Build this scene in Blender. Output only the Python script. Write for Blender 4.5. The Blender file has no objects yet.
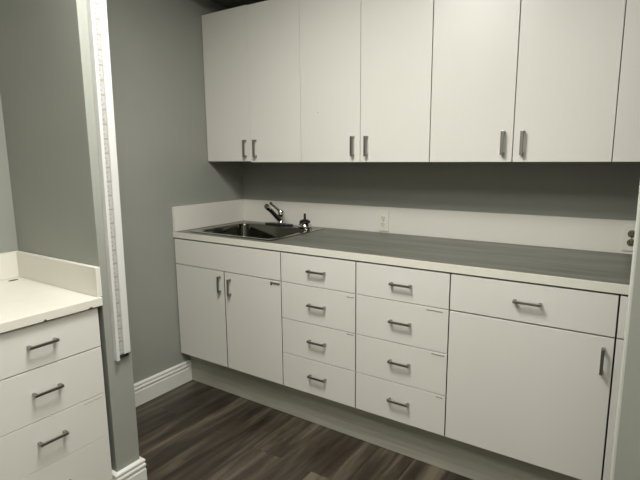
import bpy, bmesh, math, random
from mathutils import Vector, Matrix

sc = bpy.context.scene
col = sc.collection
random.seed(4)

# ------------------------------------------------------------ camera
cam_data = bpy.data.cameras.new('camera')
cam_data.sensor_fit = 'HORIZONTAL'
cam_data.sensor_width = 36.0
cam_data.lens = 488.78 / 640 * 36.0
cam_data.clip_start = 0.02
cam = bpy.data.objects.new('camera', cam_data)
col.objects.link(cam)
YAW, PITCH, ROLL = 0.5940, -0.1686, -0.0083
F = Vector((-math.sin(YAW) * math.cos(PITCH), math.cos(YAW) * math.cos(PITCH), math.sin(PITCH)))
R0 = Vector((math.cos(YAW), math.sin(YAW), 0))
U0 = R0.cross(F)
R = R0 * math.cos(ROLL) + U0 * math.sin(ROLL)
U = U0 * math.cos(ROLL) - R0 * math.sin(ROLL)
M = Matrix((R, U, -F)).transposed().to_4x4()
M.translation = Vector((2.2057, -2.3749, 1.3172))
cam.matrix_world = M
sc.camera = cam

# ------------------------------------------------------------ world, exposure
LAMPS = ((1.25, -1.51), (2.10, -2.28))   # two ceiling lamps of the room
LAMP_STRENGTH = (47.0, 18.0)
LAMP_RADIUS = (.28, .34)
LAMP_COLOR = (0.995, 0.977, 0.925)
w = bpy.data.worlds.new('world')
sc.world = w
w.use_nodes = True
w.node_tree.nodes['Background'].inputs[0].default_value = (0.9, 0.95, 1.0, 1)
w.node_tree.nodes['Background'].inputs[1].default_value = 0.02
sc.view_settings.view_transform = 'Standard'
sc.view_settings.look = 'None'
sc.view_settings.gamma = 1.0
sc.view_settings.use_curve_mapping = False
sc.view_settings.exposure = 0.0
sc.cycles.max_bounces = 10
sc.cycles.diffuse_bounces = 6

# ------------------------------------------------------------ materials
def mat(name, rgb, rough=0.5, metal=0.0, bump=0.0, bscale=200.0, mottling=0.0, mscale=4.0, spec=0.5):
    m = bpy.data.materials.new(name)
    m.use_nodes = True
    nt = m.node_tree
    b = nt.nodes['Principled BSDF']
    b.inputs['Base Color'].default_value = (*rgb, 1)
    b.inputs['Roughness'].default_value = rough
    b.inputs['Metallic'].default_value = metal
    b.inputs['Specular IOR Level'].default_value = spec
    tc = nt.nodes.new('ShaderNodeTexCoord')
    if mottling:
        n = nt.nodes.new('ShaderNodeTexNoise')
        n.inputs['Scale'].default_value = mscale
        n.inputs['Detail'].default_value = 4
        nt.links.new(tc.outputs['Object'], n.inputs['Vector'])
        r = nt.nodes.new('ShaderNodeValToRGB')
        r.color_ramp.elements[0].position = .3
        r.color_ramp.elements[1].position = .7
        r.color_ramp.elements[0].color = (*[c * (1 - mottling) for c in rgb], 1)
        r.color_ramp.elements[1].color = (*[min(1, c * (1 + mottling)) for c in rgb], 1)
        nt.links.new(n.outputs['Fac'], r.inputs['Fac'])
        nt.links.new(r.outputs['Color'], b.inputs['Base Color'])
    if bump:
        n2 = nt.nodes.new('ShaderNodeTexNoise')
        n2.inputs['Scale'].default_value = bscale
        n2.inputs['Detail'].default_value = 3
        nt.links.new(tc.outputs['Object'], n2.inputs['Vector'])
        bp = nt.nodes.new('ShaderNodeBump')
        bp.inputs['Strength'].default_value = bump
        bp.inputs['Distance'].default_value = 0.001
        nt.links.new(n2.outputs['Fac'], bp.inputs['Height'])
        nt.links.new(bp.outputs['Normal'], b.inputs['Normal'])
    return m

def streak_mat(name, dark, light, scale, rough, mid=None, detail=5.0, lo=.32, hi=.68):
    """noise stretched along one axis: wood-grain laminate"""
    m = bpy.data.materials.new(name)
    m.use_nodes = True
    nt = m.node_tree
    b = nt.nodes['Principled BSDF']
    b.inputs['Roughness'].default_value = rough
    tc = nt.nodes.new('ShaderNodeTexCoord')
    mp = nt.nodes.new('ShaderNodeMapping')
    mp.inputs['Scale'].default_value = scale
    n = nt.nodes.new('ShaderNodeTexNoise')
    n.inputs['Scale'].default_value = 1.0
    n.inputs['Detail'].default_value = detail
    n.inputs['Roughness'].default_value = 0.6
    n.inputs['Distortion'].default_value = 0.4
    r = nt.nodes.new('ShaderNodeValToRGB')
    r.color_ramp.elements[0].position = lo
    r.color_ramp.elements[1].position = hi
    r.color_ramp.elements[0].color = (*dark, 1)
    r.color_ramp.elements[1].color = (*light, 1)
    nt.links.new(tc.outputs['Object'], mp.inputs['Vector'])
    nt.links.new(mp.outputs['Vector'], n.inputs['Vector'])
    nt.links.new(n.outputs['Fac'], r.inputs['Fac'])
    nt.links.new(r.outputs['Color'], b.inputs['Base Color'])
    return m

WALL = (0.298, 0.309, 0.274)
M_wall = mat('grey_wall_paint', WALL, .55, bump=.25, bscale=160, mottling=.03, mscale=3)
M_ceil = mat('white_ceiling_paint', (.62, .61, .57), .8, bump=.3, bscale=120)
M_white = mat('white_laminate', (.70, .685, .635), .36, mottling=.012, mscale=2.5, spec=.45)
M_splash = mat('white_splash_laminate', (.73, .71, .645), .35, mottling=.012, mscale=3)
M_body = mat('carcass_board_gap_shade', (.060, .044, .034), .7, mottling=.1, mscale=30)  # brown board, darkened to paint shade into the door gaps
M_trim = mat('white_gloss_trim', (.72, .72, .68), .35)
M_bead = mat('corner_bead_highlight', (.46, .47, .42), .5)  # paler than the wall, paints in the lit rounded corner
M_nickel = mat('brushed_nickel', (.34, .34, .305), .32, 1.0, bump=.1, bscale=400)
M_steel = mat('stainless_steel', (.14, .14, .12), .09, 1.0, bump=.02, bscale=300)
M_chrome = mat('chrome', (.60, .60, .57), .10, 1.0)
M_black = mat('black_rubber', (.012, .012, .011), .4)
M_side = mat('brown_board_edge', (.085, .058, .042), .7)
M_dark = mat('hollow_shade', (.02, .02, .018), .8)  # flat dark colour painted as the shade inside holes and the channel
M_mark = mat('grey_adhesive_residue', (.30, .29, .25), .6)
M_markdark = mat('dark_residue', (.11, .105, .09), .6)
M_board = mat('exposed_board', (.045, .035, .025), .9)
M_socket = mat('brown_socket', (.13, .12, .075), .4)
M_plate = mat('ivory_plate', (.73, .71, .63), .35)
M_counter = streak_mat('grey_wood_grain_laminate', (.100, .101, .083), (.185, .187, .157), (2.2, 24, 20), .38, detail=10.0, lo=.36, hi=.66)
M_edge = mat('cream_edge_band', (.72, .705, .62), .35, mottling=.02, mscale=20)
M_kick = streak_mat('grey_wood_grain_plinth', (.34, .335, .275), (.44, .435, .365), (2, 20, 60), .5)
M_rail = mat('white_plastic_channel', (.62, .62, .60), .35)

# vinyl plank floor: planks along Y
M_floor = bpy.data.materials.new('dark_vinyl_plank')
M_floor.use_nodes = True
nt = M_floor.node_tree
b = nt.nodes['Principled BSDF']
b.inputs['Roughness'].default_value = .42
tc = nt.nodes.new('ShaderNodeTexCoord')
rot = nt.nodes.new('ShaderNodeMapping')
rot.inputs['Rotation'].default_value = (0, 0, math.pi / 2)
rot.inputs['Location'].default_value = (.31, .04, 0)
br = nt.nodes.new('ShaderNodeTexBrick')
br.offset = .37
br.inputs['Scale'].default_value = 1
br.inputs['Brick Width'].default_value = 1.15
br.inputs['Row Height'].default_value = .165
br.inputs['Mortar Size'].default_value = .0012
br.inputs['Mortar Smooth'].default_value = .2
br.inputs['Bias'].default_value = 0
br.inputs['Color1'].default_value = (0, 0, 0, 1)
br.inputs['Color2'].default_value = (1, 1, 1, 1)
br.inputs['Mortar'].default_value = (.35, .35, .35, 1)
mp = nt.nodes.new('ShaderNodeMapping')
mp.inputs['Scale'].default_value = (17, 1.7, 1)
n1 = nt.nodes.new('ShaderNodeTexNoise')
n1.inputs['Scale'].default_value = 1
n1.inputs['Detail'].default_value = 6
n1.inputs['Roughness'].default_value = .55
n1.inputs['Distortion'].default_value = .5
off = nt.nodes.new('ShaderNodeVectorMath')
off.operation = 'MULTIPLY_ADD'
off.inputs[1].default_value = (7, 9, 3)
mx = nt.nodes.new('ShaderNodeMath')
mx.operation = 'MULTIPLY_ADD'
mx.inputs[1].default_value = .13
ramp = nt.nodes.new('ShaderNodeValToRGB')
cr = ramp.color_ramp
cr.elements[0].position = .36
cr.elements[0].color = (.0150, .0105, .0068, 1)
cr.elements[1].position = .78
cr.elements[1].color = (.155, .126, .088, 1)
e = cr.elements.new(.56)
e.color = (.050, .0395, .0275, 1)
L = nt.links.new
L(tc.outputs['Object'], rot.inputs['Vector'])
L(rot.outputs['Vector'], br.inputs['Vector'])
L(tc.outputs['Object'], mp.inputs['Vector'])
L(br.outputs['Color'], off.inputs[0])
L(mp.outputs['Vector'], off.inputs[2])
L(off.outputs['Vector'], n1.inputs['Vector'])
L(br.outputs['Color'], mx.inputs[0])
L(n1.outputs['Fac'], mx.inputs[2])
L(mx.outputs['Value'], ramp.inputs['Fac'])
L(ramp.outputs['Color'], b.inputs['Base Color'])

# ruled strip: tick marks along Z (object space)
M_ruler = bpy.data.materials.new('ruled_strip')
M_ruler.use_nodes = True
nt = M_ruler.node_tree
b = nt.nodes['Principled BSDF']
b.inputs['Roughness'].default_value = .4
tc = nt.nodes.new('ShaderNodeTexCoord')
sp = nt.nodes.new('ShaderNodeSeparateXYZ')
L = nt.links.new
L(tc.outputs['Object'], sp.inputs['Vector'])
def M2(op, a, bb):
    n = nt.nodes.new('ShaderNodeMath'); n.operation = op
    for i, q in enumerate((a, bb)):
        if isinstance(q, (int, float)): n.inputs[i].default_value = q
        else: L(q, n.inputs[i])
    return n.outputs[0]
fine = M2('LESS_THAN', M2('FRACT', M2('MULTIPLY', sp.outputs['Z'], 1 / .0165), 0), .28)
left = M2('LESS_THAN', sp.outputs['Y'], -.0005)
fine = M2('MULTIPLY', fine, left)
coarse = M2('LESS_THAN', M2('FRACT', M2('MULTIPLY', sp.outputs['Z'], 1 / .0495), 0), .12)
edge = M2('GREATER_THAN', M2('ABSOLUTE', sp.outputs['Y'], 0), .0082)
nz = nt.nodes.new('ShaderNodeTexNoise'); nz.inputs['Scale'].default_value = 130
L(tc.outputs['Object'], nz.inputs['Vector'])
spots = M2('MULTIPLY', M2('GREATER_THAN', nz.outputs['Fac'], .56), .45)
f = M2('MAXIMUM', M2('MAXIMUM', fine, coarse), M2('MAXIMUM', M2('MULTIPLY', edge, .7), spots))
mixn = nt.nodes.new('ShaderNodeMix'); mixn.data_type = 'RGBA'
L(f, mixn.inputs[0])
mixn.inputs[6].default_value = (.44, .44, .42, 1)
mixn.inputs[7].default_value = (.30, .29, .25, 1)
L(mixn.outputs[2], b.inputs['Base Color'])

def glow(strength):
    m = bpy.data.materials.new('lit_diffuser')
    m.use_nodes = True
    b = m.node_tree.nodes['Principled BSDF']
    b.inputs['Base Color'].default_value = (.8, .8, .78, 1)
    b.inputs['Emission Color'].default_value = (*LAMP_COLOR, 1)
    b.inputs['Emission Strength'].default_value = strength
    return m

# ------------------------------------------------------------ mesh helpers
class MB:
    def __init__(s): s.bm = bmesh.new()
    def box(s, x0, x1, y0, y1, z0, z1, bev=0.0, seg=2):
        t = bmesh.new()
        bmesh.ops.create_cube(t, size=1)
        for v in t.verts:
            v.co = Vector(((x0 + x1) / 2 + v.co.x * (x1 - x0), (y0 + y1) / 2 + v.co.y * (y1 - y0), (z0 + z1) / 2 + v.co.z * (z1 - z0)))
        if bev:
            bmesh.ops.bevel(t, geom=t.edges[:], offset=bev, segments=seg, affect='EDGES', profile=.5)
        s.merge(t); return s
    def merge(s, t):
        me = bpy.data.meshes.new('tmp'); t.to_mesh(me); t.free(); s.bm.from_mesh(me); bpy.data.meshes.remove(me)
    def lathe(s, prof, origin, axis=(0, 0, 1), n=32):
        """prof: list of (radius, height)"""
        q = Vector((0, 0, 1)).rotation_difference(Vector(axis).normalized())
        o = Vector(origin)
        rings = []
        for r, h in prof:
            if r < 1e-6: rings.append([s.bm.verts.new(o + q @ Vector((0, 0, h)))])
            else: rings.append([s.bm.verts.new(o + q @ Vector((r * math.cos(2 * math.pi * i / n), r * math.sin(2 * math.pi * i / n), h))) for i in range(n)])
        for a, c in zip(rings, rings[1:]):
            for i in range(n):
                j = (i + 1) % n
                if len(a) == 1 and len(c) == 1: continue
                if len(a) == 1: s.bm.faces.new((a[0], c[i], c[j]))
                elif len(c) == 1: s.bm.faces.new((a[i], a[j], c[0]))
                else: s.bm.faces.new((a[i], a[j], c[j], c[i]))
        return s
    def tube(s, pts, rad, n=20):
        """round tube along a polyline, radius per point"""
        pts = [Vector(p) for p in pts]
        rings = []
        for i, p in enumerate(pts):
            d = (pts[min(i + 1, len(pts) - 1)] - pts[max(i - 1, 0)]).normalized()
            a = d.cross(Vector((0, 0, 1)))
            if a.length < 1e-3: a = Vector((1, 0, 0))
            a.normalize(); c = d.cross(a)
            r = rad[i] if isinstance(rad, (list, tuple)) else rad
            rings.append([s.bm.verts.new(p + a * r * math.cos(2 * math.pi * k / n) + c * r * math.sin(2 * math.pi * k / n)) for k in range(n)])
        for a, c in zip(rings, rings[1:]):
            for i in range(n):
                j = (i + 1) % n
                s.bm.faces.new((a[i], a[j], c[j], c[i]))
        s.bm.faces.new(rings[0]); s.bm.faces.new(rings[-1])
        return s
    def prism(s, prof, p0, p1, out):
        """profile (outward distance, height) swept from p0 to p1"""
        o = Vector(out)
        A = [s.bm.verts.new(Vector(p0) + o * d + Vector((0, 0, h))) for d, h in prof]
        B = [s.bm.verts.new(Vector(p1) + o * d + Vector((0, 0, h))) for d, h in prof]
        k = len(prof)
        for i in range(k):
            j = (i + 1) % k
            s.bm.faces.new((A[i], A[j], B[j], B[i]))
        s.bm.faces.new(A); s.bm.faces.new(B)
        return s
    def build(s, name, material, parent=None, smooth=False, origin=None):
        bmesh.ops.remove_doubles(s.bm, verts=s.bm.verts[:], dist=1e-6)
        bmesh.ops.recalc_face_normals(s.bm, faces=s.bm.faces[:])
        off = Vector((0, 0, 0))
        p = parent
        while p is not None:
            off += p.location; p = p.parent
        o_loc = Vector((0, 0, 0))
        if origin is not None:
            o_loc = Vector(origin) - off
        bmesh.ops.translate(s.bm, verts=s.bm.verts[:], vec=-off - o_loc)
        me = bpy.data.meshes.new(name)
        s.bm.to_mesh(me); s.bm.free()
        if smooth:
            for f in me.polygons: f.use_smooth = True
            me.set_sharp_from_angle(angle=math.radians(38))
        me.materials.append(material)
        o = bpy.data.objects.new(name, me)
        o.location = o_loc
        col.objects.link(o)
        o.parent = parent
        return o

def tag(o, label, cat, group=None):
    o['label'] = label; o['category'] = cat
    if group: o['group'] = group
    return o

def thing(name, loc, label, cat, group=None):
    o = bpy.data.objects.new(name, None)
    col.objects.link(o)
    o.location = loc
    o.empty_display_size = .05
    return tag(o, label, cat, group)

def struct(name, mb, m):
    o = mb.build(name, m); o['kind'] = 'structure'; return o

# ------------------------------------------------------------ the room
X1 = 2.775                     # alcove width
Y1, Y2 = -1.4020, -1.2994      # stub walls
XS, XR = 0.5953, 2.190
CEIL = 2.33
NOOK = 0.003
struct('floor', MB().box(-.2, 3.0, -3.4, .1, -.08, 0), M_floor)
struct('ceiling', MB().box(-.2, 3.0, -3.4, .1, CEIL, CEIL + .06), M_ceil)
struct('wall_back', MB().box(-.12, 3.0, 0, .1, 0, CEIL), M_wall)
struct('wall_left', MB().box(-.12, 0, -1.31, 0, 0, CEIL), M_wall)
struct('wall_nook', MB().box(-.12, NOOK, -3.4, Y1 + .02, 0, CEIL), M_wall)
struct('wall_partition', MB().box(-.05, XS, Y1, Y2, 0, CEIL, .002), M_wall)
struct('wall_right', MB().box(XR + .006, 3.0, Y1, Y2, 0, CEIL), M_wall)
struct('wall_alcove', MB().box(X1, 3.0, Y2, 0, 0, CEIL), M_wall)
M_pale = mat('pale_fill_wall_paint', (.62, .62, .56), .6, bump=.2, bscale=160)  # unseen walls lightened to bounce fill light into the alcove
struct('wall_side', MB().box(2.9, 3.0, -3.4, Y1, 0, CEIL), M_pale)
struct('wall_front', MB().box(-.12, 3.0, -3.5, -3.4, 0, CEIL), M_pale)
struct('wall_shade_soffit', MB().box(0, X1, -.62, 0, 2.208, CEIL), M_wall)  # added unseen soffit, keeps lamp light off the gap above the cabinets
# rounded, slightly wavy corner bead on the right wall's edge, highlight painted into its paler colour
cb = MB()
cpts = []
for i in range(16):
    a = math.radians(180 + 90 * i / 15)
    cpts.append((XR + .005 + .005 * math.cos(a), Y1 + .005 + .005 * math.sin(a)))
cpts += [(XR + .006, Y1), (XR + .006, Y2), (XR, Y2)]
lo_ = [cb.bm.verts.new((x, y, 0)) for x, y in cpts]
hi_ = [cb.bm.verts.new((x, y, CEIL)) for x, y in cpts]
for i in range(len(cpts)):
    j = (i + 1) % len(cpts)
    cb.bm.faces.new((lo_[i], lo_[j], hi_[j], hi_[i]))
cb.bm.faces.new(lo_); cb.bm.faces.new(hi_)
struct('trim_1', cb, M_bead)

# baseboards
prof = [(0, 0), (.016, 0), (.016, .078), (.0135, .083), (.0135, .089), (.0165, .094), (.0165, .1), (.013, .106), (.0125, .111), (.0155, .115), (.0145, .121), (.009, .1255), (0, .1255)]
bb = MB().prism(prof, (0, Y2, 0), (0, -.517, 0), (1, 0, 0))
struct('baseboard_left', bb, M_trim)
# wraps the end of the partition
bb = MB()
def wrap(path, outs):
    rings = []
    for (x, y), (ox, oy) in zip(path, outs):
        rings.append([bb.bm.verts.new((x + ox * d, y + oy * d, h)) for d, h in prof])
    k = len(prof)
    for A, B in zip(rings, rings[1:]):
        for i in range(k):
            bb.bm.faces.new((A[i], A[(i + 1) % k], B[(i + 1) % k], B[i]))
    bb.bm.faces.new(rings[0]); bb.bm.faces.new(rings[-1])
wrap([(XS - .035, Y1), (XS, Y1), (XS, Y2), (.02, Y2)], [(0, -1), (1, -1), (1, 1), (0, 1)])
struct('baseboard_partition', bb, M_trim)
bb = MB().prism(prof, (XR + .013, Y1, 0), (2.9, Y1, 0), (0, -1, 0))
struct('baseboard_right', bb, M_trim)

# ------------------------------------------------------------ ceiling lamp (lights the room)
for (lx, ly), st, lr, lab in zip(LAMPS, LAMP_STRENGTH, LAMP_RADIUS, ('round white flush ceiling lamp just in front of the wall cabinets', 'round white flush ceiling lamp at the rear of the room, behind the viewer')):
    t = thing('ceiling_light', (lx, ly, CEIL), lab, 'lamp', 'round ceiling lamps')
    MB().lathe([(0, 0), (lr + .025, 0), (lr + .03, -.012), (lr + .015, -.02), (0, -.02)], (lx, ly, CEIL)).build('frame', M_trim, t, True)
    MB().lathe([(0, -.042), (lr * .43, -.040), (lr * .76, -.034), (lr * .97, -.024), (lr, -.0195), (0, -.0195)], (lx, ly, CEIL)).build('diffuser', glow(st), t, True)

# ------------------------------------------------------------ handles
def handle(parent, centre, along, out, length=.103, w=.0050):
    length *= .91
    centre = (centre[0] - (.0045 if along[0] else 0), centre[1], centre[2] + (.0035 if along[2] else 0))
    """flat bar pull; along/out are axis indices and signs"""
    c = Vector(centre); a = Vector(along); o = Vector(out); s_ = a.cross(o)
    mb = MB()
    def bx(a0, a1, o0, o1, w, bev):
        p = [c + a * i + o * j + s_ * k for i in (a0, a1) for j in (o0, o1) for k in (-w, w)]
        xs = [q.x for q in p]; ys = [q.y for q in p]; zs = [q.z for q in p]
        mb.box(min(xs), max(xs), min(ys), max(ys), min(zs), max(zs), bev)
    h = length / 2
    bx(-h, h, .0185, .025, w, .0016)
    bx(-h, -h + .010, 0, .0245, w, .0012)
    bx(h - .010, h, 0, .0245, w, .0012)
    return mb.build('handle', M_nickel, parent, False)

YD = -0.5849      # base door face
def front_panel(name, parent, x0, x1, z0, z1, y=YD, th=.018):
    o = MB().box(x0, x1, y, y + th, z0, z1, .0012, 2).build(name, M_white, parent)
    o.data.materials.append(M_side)          # unbanded brown board on the two side edges
    for f in o.data.polygons:
        if abs(f.normal.x) > .95: f.material_index = 1
    return o

def residue(parent, x0, x1, z, y=YD, dark=False, h=.004, slope=0.0):
    mb = MB()
    for k in range(4):
        a = x0 + (x1 - x0) * k / 4; c = x0 + (x1 - x0) * (k + 1.02) / 4
        hh = h * (.7 + .5 * random.random())
        dz = (random.random() - .5) * .0012
        mb.box(a, c, y - .0012, y + .001, z + dz - hh / 2, z + dz + hh / 2)
    if dark:
        mb.box(x0, x0 + .007, y - .004, y + .001, z - .013, z + .004)
        mb.box(x0, x1, y - .005, y + .001, z - .003, z + .003)
    return mb.build('adhesive_mark', M_markdark if dark else M_mark, parent)

# levels of the base run
ZT, S1, S2, S3, ZB = .8702, .7273, .5453, .3673, .1933
G = .0021         # half gap
X = dict(L=.006, dg=.3864, A=.7675, B=1.1818, C=1.5988, D=2.1541, E=2.762)
BY0 = YD + .020

def body(parent, x0, x1):
    mb = MB()
    mb.box(x0 + .0005, x0 + .018, BY0, -.03, ZB + .002, .876)
    mb.box(x1 - .018, x1 - .0005, BY0, -.03, ZB + .002, .876)
    mb.box(x0 + .018, x1 - .018, BY0, -.03, ZB + .002, ZB + .02)
    mb.box(x0 + .018, x1 - .018, -.045, -.03, ZB + .02, .876)
    mb.box(x0 + .018, x1 - .018, BY0, BY0 + .018, .80, .876)
    for z in (S1, S2, S3):
        mb.box(x0 + .018, x1 - .018, BY0, BY0 + .08, z - .009, z + .009)
    return mb.build('body', M_body, parent)

# plinth under the whole run
tag(MB().box(.003, 2.77, -.5192, -.05, 0.0005, ZB, .001).build('plinth', M_kick, origin=(1.4, -.3, 0)),
    'long grey wood-grain toe-kick board on the floor under the base cabinets', 'toe kick')

# sink cabinet
t = thing('sink_cabinet', (.385, -.3, ZB), 'white two-door base cabinet under the sink', 'cabinet')
body(t, X['L'], X['A'])
front_panel('false_front', t, X['L'] + G, X['A'] - G, S1 + G, ZT)
d = front_panel('door', t, X['L'] + G, X['dg'] - .003, ZB, S1 - G)
handle(d, (.3580, YD, .652), (0, 0, 1), (0, -1, 0), .096)
d = front_panel('door', t, X['dg'] + .003, X['A'] - G, ZB, S1 - G)
handle(d, (.4310, YD, .647), (0, 0, 1), (0, -1, 0), .096)
residue(d, .7035, .760, .7135, dark=True)

def drawers(x0, x1, label, hx, marks):
    t = thing('drawer_cabinet', ((x0 + x1) / 2, -.3, ZB), label, 'cabinet', 'four-drawer base cabinets')
    body(t, x0, x1)
    hz = (.8005, .6395, .463, .2885)
    for (za, zb), z, mk in zip(((S1, ZT), (S2, S1), (S3, S2), (ZB, S3)), hz, marks):
        d = front_panel('drawer', t, x0 + G, x1 - G, za + (G * .7 if za != ZB else 0), zb - (G * .7 if zb != ZT else 0))
        handle(d, (hx, YD, z), (1, 0, 0), (0, -1, 0))
        if mk: residue(d, mk[0], mk[1], mk[2])
drawers(X['A'], X['B'], 'white four-drawer base cabinet touching the sink cabinet', .9835,
        (None, (1.136, 1.172, .7085), (1.138, 1.172, .537), None))
drawers(X['B'], X['C'], 'white four-drawer base cabinet beside the wide single-door cabinet', 1.4005,
        (None, (1.507, 1.573, .7135), (1.533, 1.586, .5335), (1.558, 1.585, .355)))

def single(x0, x1, label, hx, dx):
    t = thing('base_cabinet', ((x0 + x1) / 2, -.3, ZB), label, 'cabinet')
    body(t, x0, x1)
    d = front_panel('drawer', t, x0 + G, x1 - G * 1.2, S1 + G, ZT)
    handle(d, (hx, YD, .8045), (1, 0, 0), (0, -1, 0))
    d = front_panel('door', t, x0 + G, x1 - G * 1.2, ZB, S1 - .0034)
    handle(d, (dx, YD, .642), (0, 0, 1), (0, -1, 0), .098)
single(X['C'], X['D'], 'wide white base cabinet with one drawer above a single large door', 1.885, 2.1228)
single(X['D'] + .0005, X['E'], 'sliver of white base cabinet disappearing behind the right wall edge', 2.46, 2.72)

# ------------------------------------------------------------ worktop with sink cut-out
ZC, ZCB, YC = .91, .8773, -.5891
SX0, SX1, SY0, SY1 = .115, .650, -.518, -.125      # cut-out
t = thing('countertop', (1.38, -.3, ZCB), 'long grey wood-grain worktop with a cream front edge over the base cabinets', 'countertop')
mb = MB()
x0, x1, y0, y1 = .002, 2.772, YC + .002, -.002
mb.box(x0, SX0, y0, y1, ZCB, ZC); mb.box(SX1, x1, y0, y1, ZCB, ZC)
mb.box(SX0, SX1, y0, SY0, ZCB, ZC); mb.box(SX0, SX1, SY1, y1, ZCB, ZC)
mb.build('worktop', M_counter, t)
MB().box(.002, 2.772, YC, YC + .0025, ZCB, ZC - .0005, .0008).build('front_edge', M_edge, t)

tag(MB().box(.0215, 2.774, -.021, -.001, ZC + .0003, 1.0485, .0015).build('backsplash', M_splash, origin=(1.39, -.01, ZC)),
    'long white upstand along the back wall behind the grey worktop', 'backsplash')
tag(MB().box(.001, .021, YC + .004, -.001, ZC + .0003, 1.0485, .0015).build('side_splash', M_splash, origin=(.01, -.3, ZC)),
    'short white upstand on the left wall beside the sink', 'backsplash')

# ------------------------------------------------------------ sink
t = thing('sink', (.375, -.3, ZC), 'stainless steel drop-in sink with one deep basin in the grey worktop', 'sink')
def rrect(x0, x1, y0, y1, r, z, n=8):
    pts = []
    for cx, cy, a0 in ((x1 - r, y1 - r, 0), (x0 + r, y1 - r, 90), (x0 + r, y0 + r, 180), (x1 - r, y0 + r, 270)):
        for k in range(n + 1):
            a = math.radians(a0 + 90 * k / n)
            pts.append((cx + r * math.cos(a), cy + r * math.sin(a), z))
    return pts
mb = MB()
loops = [rrect(.078, .684, -.550, -.048, .03, ZC + .0006), rrect(.080, .682, -.548, -.050, .03, ZC + .0036),
         rrect(.090, .672, -.538, -.060, .028, ZC + .0042),
         rrect(.120, .645, -.513, -.135, .058, ZC + .0034), rrect(.124, .641, -.509, -.139, .058, ZC + .001),
         rrect(.126, .639, -.507, -.141, .058, ZC - .006),
         rrect(.134, .631, -.499, -.149, .058, ZC - .135), rrect(.140, .625, -.493, -.155, .055, ZC - .152),
         rrect(.165, .600, -.465, -.178, .045, ZC - .163)]
rings = [[mb.bm.verts.new(p) for p in lp] for lp in loops]
for a, c in zip(rings, rings[1:]):
    for i in range(len(a)):
        j = (i + 1) % len(a)
        mb.bm.faces.new((a[i], a[j], c[j], c[i]))
mb.bm.faces.new(rings[-1])
mb.build('basin', M_steel, t, True)
MB().lathe([(0, .004), (.022, .004), (.03, .0055), (.043, .005), (.045, 0.001)], (.376, -.31, ZC - .163)).build('drain', M_chrome, t, True)

# ------------------------------------------------------------ faucet
ZR = ZC + .005
fx, fy = .385, -.095
t = thing('faucet', (fx, fy, ZR), 'chrome single-lever kitchen faucet with a slanted spout behind the sink', 'faucet')
mb = MB()
lp = []
for z, g in ((ZR - .0005, 0), (ZR + .006, 0), (ZR + .009, .004)):
    lp.append([mb.bm.verts.new(p) for p in rrect(.268 + g, .470 - g, fy - .027 + g, fy + .027 - g, .026 - g, z)])
for a, c in zip(lp, lp[1:]):
    for i in range(len(a)):
        j = (i + 1) % len(a); mb.bm.faces.new((a[i], a[j], c[j], c[i]))
mb.bm.faces.new(lp[0]); mb.bm.faces.new(lp[-1])
mb.build('base_plate', M_black, t, True)
MB().lathe([(0, .008), (.026, .008), (.026, .014), (.021, .02), (.0195, .055), (.021, .062), (.021, .078), (.017, .087), (0, .089)], (fx, fy, ZR)).build('body', M_chrome, t, True)
MB().tube([(fx, fy - .004, .945), (fx + .003, fy - .03, .958), (fx + .012, fy - .09, 1.0), (fx + .02, fy - .135, 1.028)], [.0135, .0130, .0120, .0118]).build('spout', M_black, t, True)
sp_ = MB().tube([(fx + .0195, fy - .132, 1.026), (fx + .022, fy - .150, 1.038), (fx + .0235, fy - .160, 1.043), (fx + .024, fy - .164, 1.043)], [.0135, .0150, .0148, .011]).build('spray_head', M_chrome, t, True)
mb = MB().tube([(fx, fy, .998), (fx - .001, fy - .02, 1.010), (fx - .001, fy - .06, 1.034), (fx, fy - .088, 1.052)], [.010, .0085, .0065, .0075])
mb.lathe([(0, -.009), (.007, -.007), (.0095, 0), (.007, .007), (0, .009)], (fx, fy - .09, 1.053), (0, -.8, .6), 16)
mb.build('lever', M_chrome, t, True)

t = thing('side_sprayer', (.563, -.098, ZR), 'small chrome fitting with black cap and upright pin right of the faucet', 'sprayer')
MB().lathe([(0, -.0005), (.039, -.0005), (.040, .008), (.036, .018), (.029, .027), (0, .028)], (.563, -.098, ZR)).build('base', M_chrome, t, True)
MB().lathe([(.0, .0272), (.0315, .0272), (.033, .031), (.028, .040), (.014, .046), (0, .047)], (.563, -.098, ZR)).build('cap', M_black, t, True)
MB().lathe([(0, .044), (.0075, .044), (.0065, .072), (.0068, .080), (0, .082)], (.563, -.098, ZR)).build('pin', M_black, t, True)

# ------------------------------------------------------------ outlets on the upstand
def outlet(xc, zc, label, dark):
    t = thing('wall_outlet', (xc, -.021, zc), label, 'outlet', 'outlets on the white upstand')
    MB().box(xc - .031, xc + .031, -.0275, -.021, zc - .054, zc + .054, .002).build('cover_plate', M_plate, t)
    for dz in (.0180, -.0180):
        mb = MB()
        mb.lathe([(0, 0), (.0155, 0), (.0155, .0022), (.014, .003), (0, .003)], (xc, -.0272, zc + dz), (0, -1, 0), 24)
        s_ = mb.build('socket', M_socket if dark else M_plate, t, True)
        mb = MB()
        for dx in (-.006, .006):
            mb.box(xc + dx - .0014, xc + dx + .0014, -.0308, -.0295, zc + dz - .001, zc + dz + .008)
        mb.box(xc - .0022, xc + .0022, -.0308, -.0295, zc + dz - .0095, zc + dz - .005)
        mb.build('slot', M_dark, s_)
    MB().lathe([(0, .002), (.003, .001), (.0035, 0)], (xc, -.0275, zc), (0, -1, 0), 12).build('screw', M_nickel, t, True)
outlet(1.031, .974, 'white double outlet on the upstand right of the faucet', False)
outlet(2.1590, .978, 'ivory outlet with dark brown sockets on the upstand beside the right wall', True)

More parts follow.
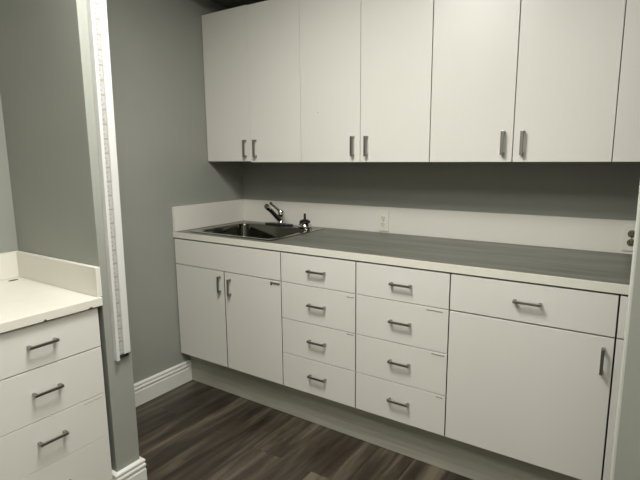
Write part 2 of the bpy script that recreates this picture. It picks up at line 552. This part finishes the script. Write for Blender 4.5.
# ------------------------------------------------------------ wall cabinets
YU, ZU, ZUT = -.3001, 1.2905, 2.1146
XU = [.003, .3464, .691, 1.0396, 1.3876, 1.7352, 2.0809, 2.425, 2.772]
GU = (.0010, .0012, .0012, .0019, .0017, .0014, .0019, .0015)
def wall_cabinet(k, label):
    a, m_, c = XU[k], XU[k + 1], XU[k + 2]
    t = thing('wall_cabinet', ((a + c) / 2, -.15, ZU), label, 'cabinet', 'white wall cabinets above the worktop')
    mb = MB()
    yb = YU + .020
    mb.box(a + .0006, a + .018, yb, -.002, ZU + .004, ZUT); mb.box(c - .018, c - .0006, yb, -.002, ZU + .004, ZUT)
    mb.box(a + .018, c - .018, yb, -.002, ZU + .004, ZU + .022); mb.box(a + .018, c - .018, yb, -.002, ZUT - .018, ZUT)
    mb.box(a + .018, c - .018, -.012, -.002, ZU + .02, ZUT - .018)
    mb.box(m_ - .01, m_ + .01, yb, yb + .02, ZU + .02, ZUT - .018)
    mb.build('body', M_body, t)
    g0 = GU[k - 1] if k else .0012
    gm, g1 = GU[k], GU[k + 1]
    lift = .005 if k == 0 else 0
    d = MB().box(a + g0, m_ - gm, YU, YU + .018, ZU + lift, ZUT, .0012).build('door', M_white, t)
    handle(d, (m_ - .0370, YU, 1.3625), (0, 0, 1), (0, -1, 0), .104, .0066)
    d = MB().box(m_ + gm, c - g1, YU, YU + .018, ZU, ZUT - (.003 if k == 0 else 0), .0012).build('door', M_white, t)
    handle(d, (m_ + .0375, YU, 1.3615), (0, 0, 1), (0, -1, 0), .104, .0066)
    if k == 2:
        MB().box(.796, .801, YU - .0006, YU + .001, 1.533, 1.5365).build('scuff_mark', M_mark, t)
    return t
wall_cabinet(0, 'white two-door wall cabinet above the sink, in the left corner')
wall_cabinet(2, 'white two-door wall cabinet second from the left wall')
wall_cabinet(4, 'white two-door wall cabinet with the brightest sheen, third from the left wall')
wall_cabinet(6, 'white wall cabinet cut off by the right border of the photo')

# ------------------------------------------------------------ left nook: drawers, worktop, splashes
XF = .597
ZLF, D1, D2, D3, ZLB = .790, .6464, .4661, .296, .11
NY0, NY1 = -1.850, -1.4225
t = thing('drawer_cabinet', (.33, (NY0 + NY1) / 2, 0), 'white drawer cabinet under the bright white worktop at the far left', 'cabinet')
mb = MB()
mb.box(NOOK + .002, XF - .02, NY1 - .018, NY1, ZLB, .797); mb.box(NOOK + .002, XF - .02, NY0, NY0 + .018, ZLB, .797)
mb.box(NOOK + .002, XF - .02, NY0 + .018, NY1 - .018, ZLB, ZLB + .018)
mb.box(NOOK + .002, NOOK + .014, NY0 + .018, NY1 - .018, ZLB + .018, .797)
mb.box(XF - .038, XF - .02, NY0 + .018, NY1 - .018, .75, .797)
for z in (D1, D2, D3): mb.box(XF - .09, XF - .02, NY0 + .018, NY1 - .018, z - .009, z + .009)
mb.build('body', M_body, t)
MB().box(NOOK + .002, XF - .075, NY0, NY1, .0005, ZLB).build('toe_kick', M_kick, t)
for (za, zb), hz, g in zip(((D1, ZLF), (D2, D1), (D3, D2), (ZLB, D3)), (.7245, .562, .3885, .200), (.0025, .0012, .0006, .0006)):
    d = MB().box(XF - .018, XF, NY0 + .002, NY1, za + (.0005 if zb == ZLF else .0003), zb - (0 if zb == ZLF else (.0032, .0018, .0008)[[D1, D2, D3].index(zb)]), .0008).build('drawer', M_white, t)
    handle(d, (XF, -1.626, hz), (0, 1, 0), (1, 0, 0))
    if zb == D2:
        mb = MB()
        for q in range(6):
            yy = -1.506 + q * .012
            mb.box(XF - .001, XF + .0008, yy, yy + .0095, .4515 + (q % 2) * .001, .4532 + (q % 2) * .001)
        mb.build('scratch', M_mark, d)

t = thing('countertop', (.33, -1.63, .797), 'bright white worktop on the drawer cabinet at the far left', 'countertop')
LC = .828
MB().box(NOOK + .001, .611, -1.862, -1.4095, .7975, LC, .0015).build('worktop', M_edge, t)
mb = MB()
mb.lathe([(0, 0), (.019, 0), (.019, .0008), (0, .0009)], (0, 0, 0), (0, 0, 1), 24)
for v in mb.bm.verts: v.co = Vector((  .0700 + v.co.x * .50, -1.463 + v.co.y * 1.0, LC + v.co.z))
mb.build('cable_slot', M_dark, t)
for yc, wd in ((-1.4555, .013), (-1.6135, .010)):
    mb = MB()
    for q in (-1, 0, 1):
        mb.box(.6085, .6116, yc + q * wd * .33 - wd * .22, yc + q * wd * .33 + wd * .22, .7972, .8035 if q == 0 else .8012)
    mb.build('chipped_edge', M_board, t)
ZLS = .9366
tag(MB().box(NOOK + .026, .602, -1.4215, -1.4030, LC + .0003, ZLS, .0015).build('side_splash', M_splash, origin=(.3, Y1, LC)),
    'white upstand against the grey partition at the end of the bright left worktop', 'backsplash')
tag(MB().box(NOOK + .001, NOOK + .025, -1.862, Y1 - .0012, LC + .0003, ZLS, .0015).build('backsplash', M_splash, origin=(NOOK, -1.6, LC)),
    'white upstand on the wall behind the bright left worktop, at the left border', 'backsplash')

# ------------------------------------------------------------ ruled channel on the partition end
t = thing('wall_channel', (XS, -1.334, .572), 'tall white ruled channel mounted upright on the end of the grey partition', 'channel')
RT = 2.25
x0 = XS + .0006
mb = MB()
mb.box(x0, x0 + .022, -1.3665, -1.3545, .572, RT, .0015)
mb.build('flange', M_rail, t)
MB().box(x0, x0 + .020, -1.3340, -1.3065, .590, RT, .002).build('flange', M_rail, t)
MB().box(x0 + .008, x0 + .015, -1.3545, -1.3340, .590, RT).build('ruled_strip', M_ruler, t, origin=(x0 + .01, -1.3445, .590))
MB().box(x0, x0 + .008, -1.3545, -1.3340, .5905, RT).build('back_plate', M_dark, t)
MB().box(x0, x0 + .013, -1.3540, -1.3120, .576, .5898).build('hollow_end_shade', M_dark, t)  # solid dark block standing in for shade in the channel's open end
t.rotation_euler.x = -.0078
t.location.y -= .0095
